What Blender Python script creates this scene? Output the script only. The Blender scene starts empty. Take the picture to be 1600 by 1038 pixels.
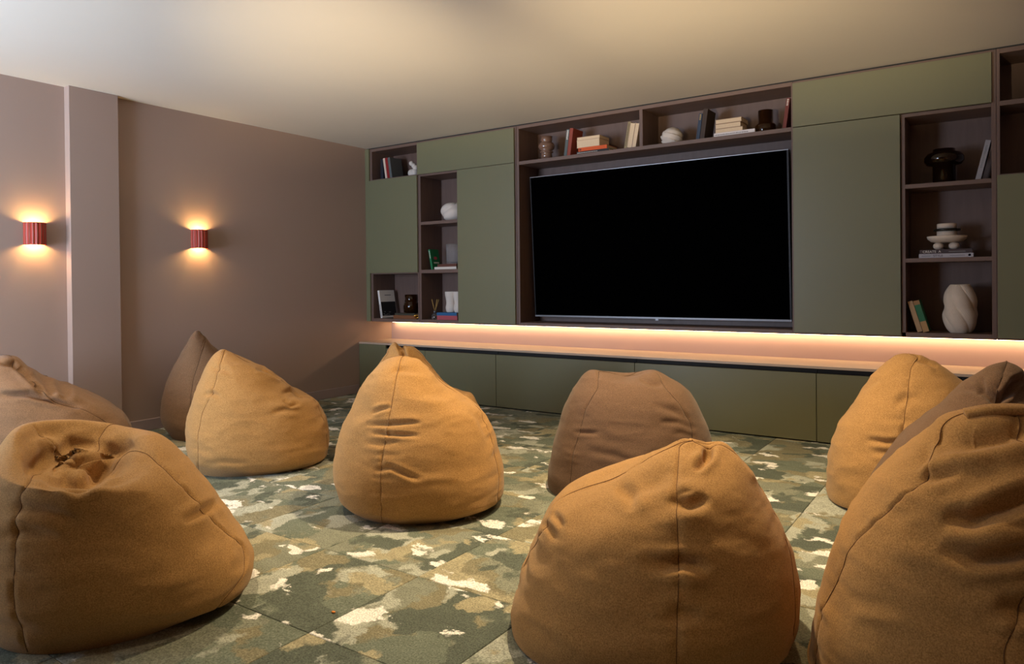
import bpy, bmesh, math, random
import numpy as np
from mathutils import Matrix, Vector

random.seed(7)
sc = bpy.context.scene
C = sc.collection
PI = math.pi

# ------------------------------------------------------------------ camera
CAM_F, CAM_CY = 1114.95, 452.1
YAW, PITCH, ROLL = math.radians(34.3085), math.radians(-0.4278), math.radians(-0.5704)
CAM_P = np.array([5.3866, -5.2281, 1.0934])
_f = np.array([-math.sin(YAW)*math.cos(PITCH), math.cos(YAW)*math.cos(PITCH), math.sin(PITCH)])
_r = np.array([math.cos(YAW), math.sin(YAW), 0.0])
_u = np.cross(_r, _f)
CR = math.cos(ROLL)*_r + math.sin(ROLL)*_u
CU = -math.sin(ROLL)*_r + math.cos(ROLL)*_u
CF = _f
cam_d = bpy.data.cameras.new('camera')
cam_d.sensor_width = 36.0
cam_d.lens = CAM_F/1600*36.0
cam_d.shift_y = (CAM_CY-519)/1600
cam_d.clip_start = 0.05
cam = bpy.data.objects.new('camera', cam_d)
C.objects.link(cam)
m = Matrix.Identity(4)
for i in range(3):
    m[i][0], m[i][1], m[i][2], m[i][3] = CR[i], CU[i], -CF[i], CAM_P[i]
cam.matrix_world = m
sc.camera = cam

# ------------------------------------------------------------------ world, lights, exposure
w = bpy.data.worlds.new('world')
sc.world = w
w.use_nodes = True
w.node_tree.nodes['Background'].inputs[0].default_value = (0.55, 0.68, 1.0, 1)
w.node_tree.nodes['Background'].inputs[1].default_value = 0.6
sc.view_settings.view_transform = 'Standard'
sc.view_settings.look = 'None'
sc.view_settings.exposure = 0.0
sc.view_settings.gamma = 1.0
sc.cycles.use_denoising = True
sc.cycles.max_bounces = 8
sc.cycles.diffuse_bounces = 5
sc.cycles.sample_clamp_indirect = 6.0

WARM = (1.0, 0.76, 0.45)
DOWN_POWER = 165.0
DOWNLIGHTS = [(1.2, -4.05, 0.4), (2.25, -3.35, 0.66), (3.95, -2.25, 1.8), (4.6, -1.65, 0.35), (4.6, -3.9, 0.15)]
LED_STRENGTH = 24.0
SCONCE_POWER = 4.2
FILL_UPLIGHT_POWER = 1420.0  # added fill for the ceiling, unseen behind the camera
FILL_UPLIGHT = (4.2, -5.5, 1.2)
FILL_UPLIGHT_AIMS = ((1.3, -0.4, 2.05), (3.9, -0.4, 2.0))
WINDOW_POWER = 280.0

def area_light(name, loc, direction, sx, sy, power, col):
    l = bpy.data.lights.new(name, 'AREA')
    l.shape = 'RECTANGLE'; l.size = sx; l.size_y = sy; l.energy = power; l.color = col
    o = bpy.data.objects.new(name, l); C.objects.link(o)
    o.location = loc
    o.rotation_euler = Vector(direction).to_track_quat('-Z', 'Y').to_euler()
    return o
# daylight entering through the glazed door in the wall behind the camera, to its left
WIN = (0.25, 1.85, 0.35, 2.3)
RX, RY, H = 6.085, -5.9, 2.5
area_light('window_daylight', ((WIN[0]+WIN[1])/2, RY-0.5, (WIN[2]+WIN[3])/2), (0, 1, 1.0), WIN[1]-WIN[0], WIN[3]-WIN[2], WINDOW_POWER, (0.66, 0.79, 1.0))

# ------------------------------------------------------------------ picking helpers (pixel -> point on a known plane)
def ray(px, py):
    return CF + CR*((px-800)/CAM_F) + CU*((CAM_CY-py)/CAM_F)
def on_plane(px, py, axis, val):
    d = ray(px, py)
    return CAM_P + d*((val-CAM_P[axis])/d[axis])
def shelf_x(px, py, Y):
    return float(on_plane(px, py, 1, Y)[0])
def project(P):
    d = P-CAM_P
    z = d@CF
    return 800+CAM_F*(d@CR)/z, CAM_CY-CAM_F*(d@CU)/z

# ------------------------------------------------------------------ materials
def srgb(r, g, b):
    def k(c):
        c /= 255.0
        return c/12.92 if c <= 0.04045 else ((c+0.055)/1.055)**2.4
    return (k(r), k(g), k(b), 1.0)
def new_mat(name):
    mt = bpy.data.materials.new(name); mt.use_nodes = True
    nt = mt.node_tree
    return mt, nt, nt.nodes['Principled BSDF']
def nd(nt, kind, **kw):
    n = nt.nodes.new(kind)
    for k, v in kw.items():
        setattr(n, k, v)
    return n
def math_node(nt, op, a, b=None, clamp=False):
    n = nd(nt, 'ShaderNodeMath', operation=op); n.use_clamp = clamp
    for i, v in enumerate((a, b)):
        if v is None: continue
        if isinstance(v, (int, float)): n.inputs[i].default_value = v
        else: nt.links.new(v, n.inputs[i])
    return n.outputs[0]
def mixc(nt, fac, a, b):
    n = nd(nt, 'ShaderNodeMix', data_type='RGBA')
    if isinstance(fac, (int, float)): n.inputs[0].default_value = fac
    else: nt.links.new(fac, n.inputs[0])
    for i, v in ((6, a), (7, b)):
        if isinstance(v, tuple): n.inputs[i].default_value = v
        else: nt.links.new(v, n.inputs[i])
    return n.outputs[2]
def noise(nt, vec, scale, detail=3, rough=0.5, dist=0.0):
    n = nd(nt, 'ShaderNodeTexNoise')
    n.inputs['Scale'].default_value = scale; n.inputs['Detail'].default_value = detail
    n.inputs['Roughness'].default_value = rough; n.inputs['Distortion'].default_value = dist
    if vec is not None: nt.links.new(vec, n.inputs['Vector'])
    return n
def mapping(nt, vec, scale=(1, 1, 1), loc=(0, 0, 0), rot=(0, 0, 0)):
    n = nd(nt, 'ShaderNodeMapping')
    n.inputs['Scale'].default_value = scale; n.inputs['Location'].default_value = loc; n.inputs['Rotation'].default_value = rot
    nt.links.new(vec, n.inputs['Vector'])
    return n.outputs[0]
def bump(nt, bs, height, strength, dist):
    b = nd(nt, 'ShaderNodeBump'); b.inputs['Strength'].default_value = strength; b.inputs['Distance'].default_value = dist
    nt.links.new(height, b.inputs['Height']); nt.links.new(b.outputs[0], bs.inputs['Normal'])
def geo_pos(nt):
    return nd(nt, 'ShaderNodeNewGeometry').outputs['Position']
def obj_co(nt):
    return nd(nt, 'ShaderNodeTexCoord').outputs['Object']

def plain(name, col, rough=0.6, var=0.08, scale=20, metallic=0.0, bmp=0.0, coat=0.0):
    mt, nt, bs = new_mat(name)
    c = obj_co(nt)
    n = noise(nt, c, scale, 3)
    dark = (col[0]*(1-var), col[1]*(1-var), col[2]*(1-var), 1); lite = (min(1, col[0]*(1+var)), min(1, col[1]*(1+var)), min(1, col[2]*(1+var)), 1)
    nt.links.new(mixc(nt, n.outputs[0], dark, lite), bs.inputs['Base Color'])
    bs.inputs['Roughness'].default_value = rough; bs.inputs['Metallic'].default_value = metallic
    bs.inputs['Coat Weight'].default_value = coat
    if bmp: bump(nt, bs, noise(nt, c, scale*6, 2).outputs[0], bmp, 0.002)
    return mt
def emit(name, col, strength):
    mt, nt, bs = new_mat(name)
    bs.inputs['Base Color'].default_value = (0.8, 0.8, 0.8, 1)
    bs.inputs['Emission Color'].default_value = col; bs.inputs['Emission Strength'].default_value = strength
    return mt
def paint(name, col, rough=0.75):
    mt, nt, bs = new_mat(name)
    p = geo_pos(nt)
    n = noise(nt, p, 1.3, 4)
    nt.links.new(mixc(nt, n.outputs[0], tuple(c*0.96 for c in col[:3])+(1,), tuple(min(1, c*1.04) for c in col[:3])+(1,)), bs.inputs['Base Color'])
    bs.inputs['Roughness'].default_value = rough
    bump(nt, bs, noise(nt, p, 240, 2).outputs[0], 0.08, 0.001)
    return mt
def wood(name, a, b, axis_scale, rough=0.5):
    mt, nt, bs = new_mat(name)
    p = geo_pos(nt)
    v = mapping(nt, p, axis_scale)
    n = noise(nt, v, 6.0, 5, 0.6, 0.6)
    nt.links.new(mixc(nt, n.outputs[0], a, b), bs.inputs['Base Color'])
    bs.inputs['Roughness'].default_value = rough
    bump(nt, bs, n.outputs[0], 0.12, 0.001)
    return mt
def glass(name, col, rough=0.03, trans=0.9):
    mt, nt, bs = new_mat(name)
    n = noise(nt, obj_co(nt), 6, 2)
    nt.links.new(mixc(nt, n.outputs[0], tuple(c*0.9 for c in col[:3])+(1,), col), bs.inputs['Base Color'])
    bs.inputs['Roughness'].default_value = rough
    bs.inputs['Transmission Weight'].default_value = trans; bs.inputs['IOR'].default_value = 1.45
    return mt
def fabric(name, col):
    mt, nt, bs = new_mat(name)
    c = obj_co(nt)
    big = noise(nt, c, 5, 4, 0.6)
    fine = noise(nt, c, 260, 4, 0.75)
    d = tuple(x*0.86 for x in col[:3])+(1,); l = tuple(min(1, x*1.10) for x in col[:3])+(1,)
    base = mixc(nt, big.outputs[0], d, l)
    fr = nd(nt, 'ShaderNodeValToRGB')
    fr.color_ramp.elements[0].position = 0.35; fr.color_ramp.elements[0].color = (0.62, 0.60, 0.58, 1)
    fr.color_ramp.elements[1].position = 0.68; fr.color_ramp.elements[1].color = (1.34, 1.36, 1.38, 1)
    nt.links.new(fine.outputs[0], fr.inputs[0])
    mul = nd(nt, 'ShaderNodeMix', data_type='RGBA', blend_type='MULTIPLY'); mul.inputs[0].default_value = 1.0
    nt.links.new(base, mul.inputs[6]); nt.links.new(fr.outputs[0], mul.inputs[7])
    nt.links.new(mul.outputs[2], bs.inputs['Base Color'])
    bs.inputs['Roughness'].default_value = 0.95
    bs.inputs['Specular IOR Level'].default_value = 0.15
    bs.inputs['Sheen Weight'].default_value = 0.12; bs.inputs['Sheen Roughness'].default_value = 0.5
    bump(nt, bs, fine.outputs[0], 0.35, 0.0012)
    return mt

def carpet_material():
    mt, nt, bs = new_mat('camouflage_carpet')
    tc = nd(nt, 'ShaderNodeTexCoord').outputs['Object']
    oi = nd(nt, 'ShaderNodeObjectInfo')
    off = nd(nt, 'ShaderNodeVectorMath', operation='SCALE'); off.inputs[0].default_value = (37.0, 91.0, 53.0)
    nt.links.new(oi.outputs['Random'], off.inputs['Scale'])
    add = nd(nt, 'ShaderNodeVectorMath', operation='ADD')
    nt.links.new(tc, add.inputs[0]); nt.links.new(off.outputs[0], add.inputs[1])
    p = add.outputs[0]
    # ragged warp
    wn = noise(nt, p, 9, 5, 0.65)
    sub = nd(nt, 'ShaderNodeVectorMath', operation='SUBTRACT'); nt.links.new(wn.outputs[1], sub.inputs[0]); sub.inputs[1].default_value = (0.5, 0.5, 0.5)
    scl = nd(nt, 'ShaderNodeVectorMath', operation='SCALE'); nt.links.new(sub.outputs[0], scl.inputs[0]); scl.inputs['Scale'].default_value = 0.15
    ad2 = nd(nt, 'ShaderNodeVectorMath', operation='ADD'); nt.links.new(p, ad2.inputs[0]); nt.links.new(scl.outputs[0], ad2.inputs[1])
    q = ad2.outputs[0]
    def blot(seed, scale, thr, soft=0.018, stretch=(1, 1, 1), rot=0.0, detail=2.0):
        v = mapping(nt, q, stretch, (seed*3.1, seed*7.7, seed*1.3), (0, 0, rot))
        n = noise(nt, v, scale, detail, 0.45)
        r = nd(nt, 'ShaderNodeMapRange'); r.interpolation_type = 'SMOOTHSTEP'
        r.inputs['From Min'].default_value = thr-soft; r.inputs['From Max'].default_value = thr+soft
        nt.links.new(n.outputs[0], r.inputs['Value'])
        return r.outputs[0]
    col = CARPET['sage']
    col = mixc(nt, blot(1, 2.6, 0.54), col, CARPET['olive'])
    col = mixc(nt, blot(2, 2.8, 0.535, stretch=(1, 1.5, 1), rot=0.5), col, CARPET['green'])
    col = mixc(nt, blot(3, 3.0, 0.57, stretch=(1.4, 1, 1), rot=-0.4), col, CARPET['pale'])
    col = mixc(nt, blot(4, 3.4, 0.575, stretch=(1.3, 1, 1), rot=0.9), col, CARPET['dark'])
    col = mixc(nt, blot(5, 3.6, 0.60), col, CARPET['tan'])
    col = mixc(nt, blot(6, 4.4, 0.632, soft=0.016, stretch=(1, 1.7, 1), rot=0.7, detail=4), col, CARPET['cream'])
    # brushed tone changes and pile speckle
    tone = noise(nt, mapping(nt, q, (1, 3, 1), (5, 2, 1), (0, 0, 0.8)), 8, 4, 0.6)
    sp = noise(nt, p, 170, 4, 0.75)
    r1 = nd(nt, 'ShaderNodeMapRange'); r1.inputs['To Min'].default_value = 0.72; r1.inputs['To Max'].default_value = 1.28; nt.links.new(tone.outputs[0], r1.inputs['Value'])
    r2 = nd(nt, 'ShaderNodeMapRange'); r2.inputs['From Min'].default_value = 0.3; r2.inputs['From Max'].default_value = 0.7; r2.inputs['To Min'].default_value = 0.42; r2.inputs['To Max'].default_value = 1.6; nt.links.new(sp.outputs[0], r2.inputs['Value'])
    k = math_node(nt, 'MULTIPLY', r1.outputs[0], r2.outputs[0])
    sc_ = nd(nt, 'ShaderNodeVectorMath', operation='SCALE'); nt.links.new(col, sc_.inputs[0]); nt.links.new(k, sc_.inputs['Scale'])
    nt.links.new(sc_.outputs[0], bs.inputs['Base Color'])
    bs.inputs['Roughness'].default_value = 0.97; bs.inputs['Specular IOR Level'].default_value = 0.1
    bump(nt, bs, sp.outputs[0], 0.6, 0.004)
    return mt

CARPET = dict(sage=srgb(131, 135, 121), olive=srgb(131, 127, 105), green=srgb(111, 119, 107), pale=srgb(168, 172, 160), dark=srgb(92, 99, 90), tan=srgb(160, 154, 128), cream=srgb(234, 233, 228))
M = dict(
    wall=paint('taupe_wall_paint', srgb(170, 147, 134)),
    ceiling=paint('ceiling_paint', srgb(222, 214, 200), 0.85),
    skirting=paint('skirting_paint', srgb(170, 150, 146), 0.45),
    green=plain('olive_lacquer', srgb(115, 114, 86), 0.42, 0.03, 3),
    veneer=wood('brown_oak_veneer', srgb(92, 72, 64), srgb(118, 94, 84), (4, 4, 0.5)),
    veneer_h=wood('brown_oak_veneer_flat', srgb(94, 74, 65), srgb(122, 98, 86), (0.5, 4, 4)),
    worktop=wood('pale_worktop', srgb(186, 164, 144), srgb(200, 180, 160), (0.6, 3, 3), 0.35),
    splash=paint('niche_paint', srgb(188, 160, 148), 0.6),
    dark=plain('black_shadow_gap', (0.012, 0.011, 0.010, 1), 0.7),
    camel=fabric('camel_wool', srgb(174, 133, 82)),
    brown=fabric('brown_wool', srgb(108, 84, 66)),
    tan=fabric('tan_brown_wool', srgb(138, 106, 78)),
    thread=plain('seam_thread', srgb(104, 68, 36), 0.9),
    thread_d=plain('seam_thread_dark', srgb(56, 38, 28), 0.9),
    carpet=carpet_material(),
    screen=plain('screen_glass', (0.0006, 0.0006, 0.0007, 1), 0.3, 0.0, 2),
    silver=plain('brushed_silver', (0.22, 0.22, 0.23, 1), 0.4, 0.05, 30, 0.9),
    black_metal=plain('black_metal', (0.02, 0.02, 0.022, 1), 0.45, 0.1, 30, 0.6),
    red=plain('red_ceramic', srgb(176, 58, 40), 0.45, 0.10, 40),
    rib_shade=plain('rib_shading', srgb(122, 70, 50), 0.5, 0.10, 40),  # shaded tone of the sconce ribs, set as a colour
    brass=plain('aged_brass', srgb(196, 150, 70), 0.3, 0.1, 40, 0.9),
    led=emit('led_light', (1.0, 0.66, 0.36, 1), LED_STRENGTH),
    bulb=emit('sconce_bulb_glow', (1.0, 0.66, 0.26, 1), 12.0),
    down_glow=emit('downlight_glow', (1.0, 0.75, 0.45, 1), 6.0),
    white_trim=plain('white_trim', (0.7, 0.68, 0.64, 1), 0.5),
    ceramic=plain('matt_white_ceramic', srgb(214, 204, 194), 0.7, 0.05, 30, bmp=0.1),
    sand=plain('sand_ceramic', srgb(206, 190, 172), 0.8, 0.06, 60, bmp=0.2),
    pages=plain('book_pages', srgb(222, 200, 170), 0.85, 0.08, 120),
    amber=glass('amber_glass', srgb(120, 70, 28)),
    smoke=glass('dark_amber_glass', srgb(70, 40, 20)),
    clear=glass('clear_glass', srgb(225, 225, 228), 0.05, 0.95),
    ribglass=glass('ribbed_glass', srgb(236, 232, 232), 0.12, 0.85),
    glossbrown=plain('glossy_brown_glaze', srgb(120, 92, 78), 0.12, 0.05, 20, 0, 0, 0.6),
    reed=plain('reed_stick', srgb(196, 160, 90), 0.7),
    pane=None,
)
M['ribglass'].node_tree.nodes['Principled BSDF'].inputs['IOR'].default_value = 1.12
M['screen'].node_tree.nodes['Principled BSDF'].inputs['Specular IOR Level'].default_value = 0.0
def pane_material():
    mt, nt, bs = new_mat('window_glass')
    out = nt.nodes['Material Output']
    tr = nd(nt, 'ShaderNodeBsdfTransparent'); gl = nd(nt, 'ShaderNodeBsdfGlossy'); gl.inputs['Roughness'].default_value = 0.02
    fr = nd(nt, 'ShaderNodeFresnel'); fr.inputs['IOR'].default_value = 1.45
    mx = nd(nt, 'ShaderNodeMixShader')
    nt.links.new(fr.outputs[0], mx.inputs[0]); nt.links.new(tr.outputs[0], mx.inputs[1]); nt.links.new(gl.outputs[0], mx.inputs[2])
    nt.links.new(mx.outputs[0], out.inputs[0])
    return mt
M['pane'] = pane_material()
_cache = {}
def colour(r, g, b, rough=0.65):
    k = (r, g, b, rough)
    if k not in _cache: _cache[k] = plain('cover_%d_%d_%d' % (r, g, b), srgb(r, g, b), rough, 0.06, 60)
    return _cache[k]

# ------------------------------------------------------------------ mesh helpers
def link(name, me, mat, parent=None):
    if mat is not None and not me.materials: me.materials.append(mat)
    o = bpy.data.objects.new(name, me); C.objects.link(o)
    if parent is not None: o.parent = parent
    return o
def bm_obj(name, bm, mat, parent=None, smooth=False):
    me = bpy.data.meshes.new(name)
    bmesh.ops.recalc_face_normals(bm, faces=bm.faces)
    bm.to_mesh(me); bm.free()
    if smooth: me.shade_smooth()
    return link(name, me, mat, parent)
def add_box(bm, x0, x1, y0, y1, z0, z1, bev=0.0):
    r = bmesh.ops.create_cube(bm, size=1.0)
    vs = r['verts']
    for v in vs:
        v.co = Vector(((x0+x1)/2+v.co.x*(x1-x0), (y0+y1)/2+v.co.y*(y1-y0), (z0+z1)/2+v.co.z*(z1-z0)))
    if bev:
        es = list({e for v in vs for e in v.link_edges})
        bmesh.ops.bevel(bm, geom=es, offset=bev, segments=1, affect='EDGES')
def box(name, x0, x1, y0, y1, z0, z1, mat, parent=None, bev=0.0):
    bm = bmesh.new(); add_box(bm, x0, x1, y0, y1, z0, z1, bev)
    return bm_obj(name, bm, mat, parent)
def grid_mesh(name, V, mat, parent=None, wrap=True, cap0=True, cap1=True, smooth=True):
    """V: rows x cols x 3"""
    nr, nc, _ = V.shape
    verts = [tuple(v) for v in V.reshape(-1, 3)]
    faces = []
    lim = nc if wrap else nc-1
    for i in range(nr-1):
        for j in range(lim):
            a = i*nc+j; b = i*nc+(j+1) % nc
            faces.append((a, b, b+nc, a+nc))
    if cap0 and wrap: faces.append(tuple(range(nc-1, -1, -1)))
    if cap1 and wrap: faces.append(tuple((nr-1)*nc+j for j in range(nc)))
    me = bpy.data.meshes.new(name); me.from_pydata(verts, [], faces); me.update()
    if smooth: me.shade_smooth()
    return link(name, me, mat, parent)
def lathe(name, prof, mat, parent=None, n=32, fn=None, cap0=True, cap1=True, steps=1, loc=(0, 0, 0)):
    """prof: list of (r, z); fn(theta array, z) -> radius factor"""
    P = np.array(prof, float)
    if steps > 1:
        t = np.linspace(0, len(P)-1, (len(P)-1)*steps+1)
        P = catmull(P, t)
    th = np.linspace(0, 2*PI, n, endpoint=False)
    V = np.zeros((len(P), n, 3))
    for i, (r, z) in enumerate(P):
        k = fn(th, z) if fn else 1.0
        V[i, :, 0] = r*k*np.cos(th)+loc[0]; V[i, :, 1] = r*k*np.sin(th)+loc[1]; V[i, :, 2] = z+loc[2]
    return grid_mesh(name, V, mat, parent, True, cap0, cap1)
def catmull(P, t):
    P = np.asarray(P, float); n = len(P)
    i = np.clip(np.floor(t).astype(int), 0, n-2); f = (t-i)[:, None]
    p0 = P[np.clip(i-1, 0, n-1)]; p1 = P[i]; p2 = P[i+1]; p3 = P[np.clip(i+2, 0, n-1)]
    return 0.5*((2*p1)+(-p0+p2)*f+(2*p0-5*p1+4*p2-p3)*f**2+(-p0+3*p1-3*p2+p3)*f**3)
def tube(name, pts, r, mat, parent=None, n=6, closed=False):
    P = np.array(pts, float); N = len(P)
    T = np.zeros_like(P)
    if closed: T = np.roll(P, -1, 0)-np.roll(P, 1, 0)
    else:
        T[1:-1] = P[2:]-P[:-2]; T[0] = P[1]-P[0]; T[-1] = P[-1]-P[-2]
    T /= np.linalg.norm(T, axis=1)[:, None]+1e-12
    ref = np.array([0.31, 0.17, 0.93]); ref = ref/np.linalg.norm(ref)
    A = np.cross(T, ref); A /= np.linalg.norm(A, axis=1)[:, None]+1e-12
    B = np.cross(T, A)
    th = np.linspace(0, 2*PI, n, endpoint=False)
    R = r if np.ndim(r) else np.full(N, r)
    V = P[:, None, :]+R[:, None, None]*(A[:, None, :]*np.cos(th)[None, :, None]+B[:, None, :]*np.sin(th)[None, :, None])
    if closed:
        V = np.concatenate([V, V[:1]], 0)
    return grid_mesh(name, V, mat, parent, True, not closed, not closed)
def ball(name, c, r, mat, parent=None, n=20, sq=(1, 1, 1)):
    bm = bmesh.new(); bmesh.ops.create_uvsphere(bm, u_segments=n, v_segments=n//2+2, radius=r)
    for v in bm.verts: v.co = Vector((v.co.x*sq[0]+c[0], v.co.y*sq[1]+c[1], v.co.z*sq[2]+c[2]))
    return bm_obj(name, bm, mat, parent, True)
def thing(name, label, cat, loc=(0, 0, 0), rot=(0, 0, 0), group=None):
    o = bpy.data.objects.new(name, None); o.empty_display_size = 0.1
    C.objects.link(o); o.location = loc; o.rotation_euler = rot
    o['label'] = label; o['category'] = cat
    if group: o['group'] = group
    return o
def tag(o, label, cat, group=None):
    o['label'] = label; o['category'] = cat
    if group: o['group'] = group
    return o
def structure(o, label=None):
    o['kind'] = 'structure'
    if label: o['label'] = label
    return o

# ------------------------------------------------------------------ room shell
WB = 0.366
floor = structure(box('floor', -0.2, RX+0.2, RY-0.2, WB+0.2, -0.06, -0.008, M['dark']), 'floor of camouflage patterned carpet tiles')
structure(box('ceiling', -0.2, RX+0.2, RY-0.2, WB+0.2, H, H+0.12, M['ceiling']), 'smooth pale painted ceiling')
structure(box('wall_left', -0.2, 0, RY-0.2, WB+0.2, -0.06, H, M['wall']), 'taupe painted side wall')
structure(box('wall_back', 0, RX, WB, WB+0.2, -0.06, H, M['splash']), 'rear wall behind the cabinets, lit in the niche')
structure(box('wall_right', RX, RX+0.2, RY-0.2, WB+0.2, -0.06, H, M['wall']), 'taupe painted wall opposite')
bm = bmesh.new()
add_box(bm, WIN[1], RX, RY-0.2, RY, -0.06, H); add_box(bm, 0, WIN[0], RY-0.2, RY, -0.06, H)
add_box(bm, WIN[0], WIN[1], RY-0.2, RY, -0.06, WIN[2]); add_box(bm, WIN[0], WIN[1], RY-0.2, RY, WIN[3], H)
structure(bm_obj('wall_front', bm, M['wall']), 'taupe painted wall behind the camera')
structure(box('trim_1', 0, 0.07, -2.86, -2.525, 0.0, H, M['wall'], None, 0.002), 'shallow painted pilaster on the side wall')
def skirting(name, x0, x1, y0, y1, lab):
    bm = bmesh.new(); add_box(bm, x0, x1, y0, y1, 0.0, 0.088, 0.004)
    structure(bm_obj(name, bm, M['skirting']), lab)
skirting('baseboard_left', 0, 0.014, -2.525, -0.125, 'painted skirting board on the side wall')
skirting('baseboard_column', 0.07, 0.084, -2.86, -2.525, 'painted skirting board round the pilaster')
skirting('baseboard_left_near', 0, 0.014, RY, -2.86, 'painted skirting board beyond the pilaster')
skirting('baseboard_right', RX-0.014, RX, RY, -0.125, 'painted skirting board on the opposite wall')
# window, behind the camera
wn_ = bpy.data.objects.new('window_1', None); C.objects.link(wn_); structure(wn_, 'window letting in cool daylight')
for a in ((WIN[0], WIN[0]+0.05, WIN[2], WIN[3]), (WIN[1]-0.05, WIN[1], WIN[2], WIN[3]), (WIN[0]+0.05, WIN[1]-0.05, WIN[2], WIN[2]+0.05), (WIN[0]+0.05, WIN[1]-0.05, WIN[3]-0.05, WIN[3]), ((WIN[0]+WIN[1])/2-0.025, (WIN[0]+WIN[1])/2+0.025, WIN[2]+0.05, WIN[3]-0.05)):
    box('window_frame', a[0], a[1], RY-0.12, RY-0.06, a[2], a[3], M['white_trim'], wn_)
box('pane', WIN[0]+0.05, WIN[1]-0.05, RY-0.094, RY-0.088, WIN[2]+0.05, WIN[3]-0.05, M['pane'], wn_)

# carpet tiles
TS = 0.515
xs = sorted({0.0, RX, *[3.585+TS*k for k in range(-8, 9) if 0.01 < 3.585+TS*k < RX-0.01]})
ys = sorted({RY, WB, *[-3.745+TS*k for k in range(-8, 12) if RY+0.01 < -3.745+TS*k < WB-0.01]})
tile_cache = {}
for i in range(len(xs)-1):
    for j in range(len(ys)-1):
        sx, sy = round(xs[i+1]-xs[i], 4), round(ys[j+1]-ys[j], 4)
        if (sx, sy) not in tile_cache:
            bm = bmesh.new(); g = 0.0009
            add_box(bm, -sx/2+g, sx/2-g, -sy/2+g, sy/2-g, -0.008, 0.0)
            es = [e for e in bm.edges if all(v.co.z > -0.001 for v in e.verts)]
            bmesh.ops.bevel(bm, geom=es, offset=0.0022, segments=1, affect='EDGES')
            me = bpy.data.meshes.new('carpet_tile'); bmesh.ops.recalc_face_normals(bm, faces=bm.faces); bm.to_mesh(me); bm.free()
            tile_cache[(sx, sy)] = me
        o = link('carpet_tile', tile_cache[(sx, sy)], M['carpet'], floor)
        o.location = ((xs[i]+xs[i+1])/2, (ys[j]+ys[j+1])/2, 0)

# ------------------------------------------------------------------ downlights (recessed, beyond the top edge of the frame)
DOWN_LABELS = ['recessed downlight above the slumped brown bean bag by the side wall', 'recessed downlight between the front left and the central bean bag', 'recessed downlight above the space behind the front centre bean bag', 'recessed downlight above the tall camel bean bag at right', 'recessed downlight nearest the camera, short of the front bean bags']
for k, (x, y, s) in enumerate(DOWNLIGHTS):
    t = thing('downlight', DOWN_LABELS[k], 'downlight', (x, y, H), group='recessed downlights')
    tube('trim_ring', [(0.05*math.cos(a), 0.05*math.sin(a), -0.003) for a in np.linspace(0, 2*PI, 24, endpoint=False)], 0.006, M['white_trim'], t, 6, True)
    lathe('lens', [(0.046, -0.002), (0.046, 0.0)], M['down_glow'], t, 24)
    l = bpy.data.lights.new('downlight_beam', 'SPOT'); l.energy = DOWN_POWER*s; l.color = WARM
    l.spot_size = math.radians(100); l.spot_blend = 0.7; l.shadow_soft_size = 0.05
    lo = bpy.data.objects.new('downlight_beam', l); C.objects.link(lo); lo.parent = t; lo.location = (0, 0, -0.02)

# ------------------------------------------------------------------ added fill light behind the camera, brightens the ceiling
t = thing('fill_uplight', 'added black two headed fill light aimed up at the ceiling', 'fill light', (FILL_UPLIGHT[0], FILL_UPLIGHT[1], 0))
lathe('base', [(.15, 0), (.15, .018), (.02, .024)], M['black_metal'], t, 32)
lathe('pole', [(.012, .02), (.012, FILL_UPLIGHT[2]-.10)], M['black_metal'], t, 12)
for k, aim in enumerate(FILL_UPLIGHT_AIMS):
    hp = Vector((-.11+.22*k, 0, FILL_UPLIGHT[2]))
    dv = (Vector(aim)-Vector(FILL_UPLIGHT)).normalized()
    hd = lathe('fill_head', [(.030, -.16), (.048, -.14), (.062, -.02), (.057, -.02), (.044, -.12)], M['black_metal'], t, 28, None, True, False)
    hd.location = hp; hd.rotation_euler = dv.to_track_quat('Z', 'Y').to_euler()
    hv = Vector((dv.x, dv.y, 0)).normalized(); sv = Vector((hv.y, -hv.x, 0))
    bm = bmesh.new()
    vv = [bm.verts.new(Vector((0, 0, FILL_UPLIGHT[2]-.035))+Vector((hp.x, 0, 0))+hv*a+sv*b+Vector((0, 0, c))) for a, b, c in ((-.02, -.06, 0), (-.02, .06, 0), (.30, .20, .108), (.30, -.20, .108), (-.02, -.06, -.006), (-.02, .06, -.006), (.30, .20, .102), (.30, -.20, .102))]
    for q in ((0, 1, 2, 3), (7, 6, 5, 4), (0, 4, 5, 1), (1, 5, 6, 2), (2, 6, 7, 3), (3, 7, 4, 0)): bm.faces.new([vv[n_] for n_ in q])
    bm_obj('beam_blocker', bm, M['black_metal'], t)  # added plate that keeps the fill off bags and cabinets
    l = bpy.data.lights.new('fill_beam', 'SPOT'); l.energy = FILL_UPLIGHT_POWER; l.color = (1.0, 0.78, 0.48); l.spot_size = math.radians(42); l.spot_blend = 1.0; l.shadow_soft_size = 0.03
    lo = bpy.data.objects.new('fill_beam', l); C.objects.link(lo); lo.parent = t; lo.location = hp; lo.rotation_euler = dv.to_track_quat('-Z', 'Y').to_euler()
tube('cross_bar', [(-.11, 0, FILL_UPLIGHT[2]-.10), (.11, 0, FILL_UPLIGHT[2]-.10)], .010, M['black_metal'], t, 8)

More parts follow.
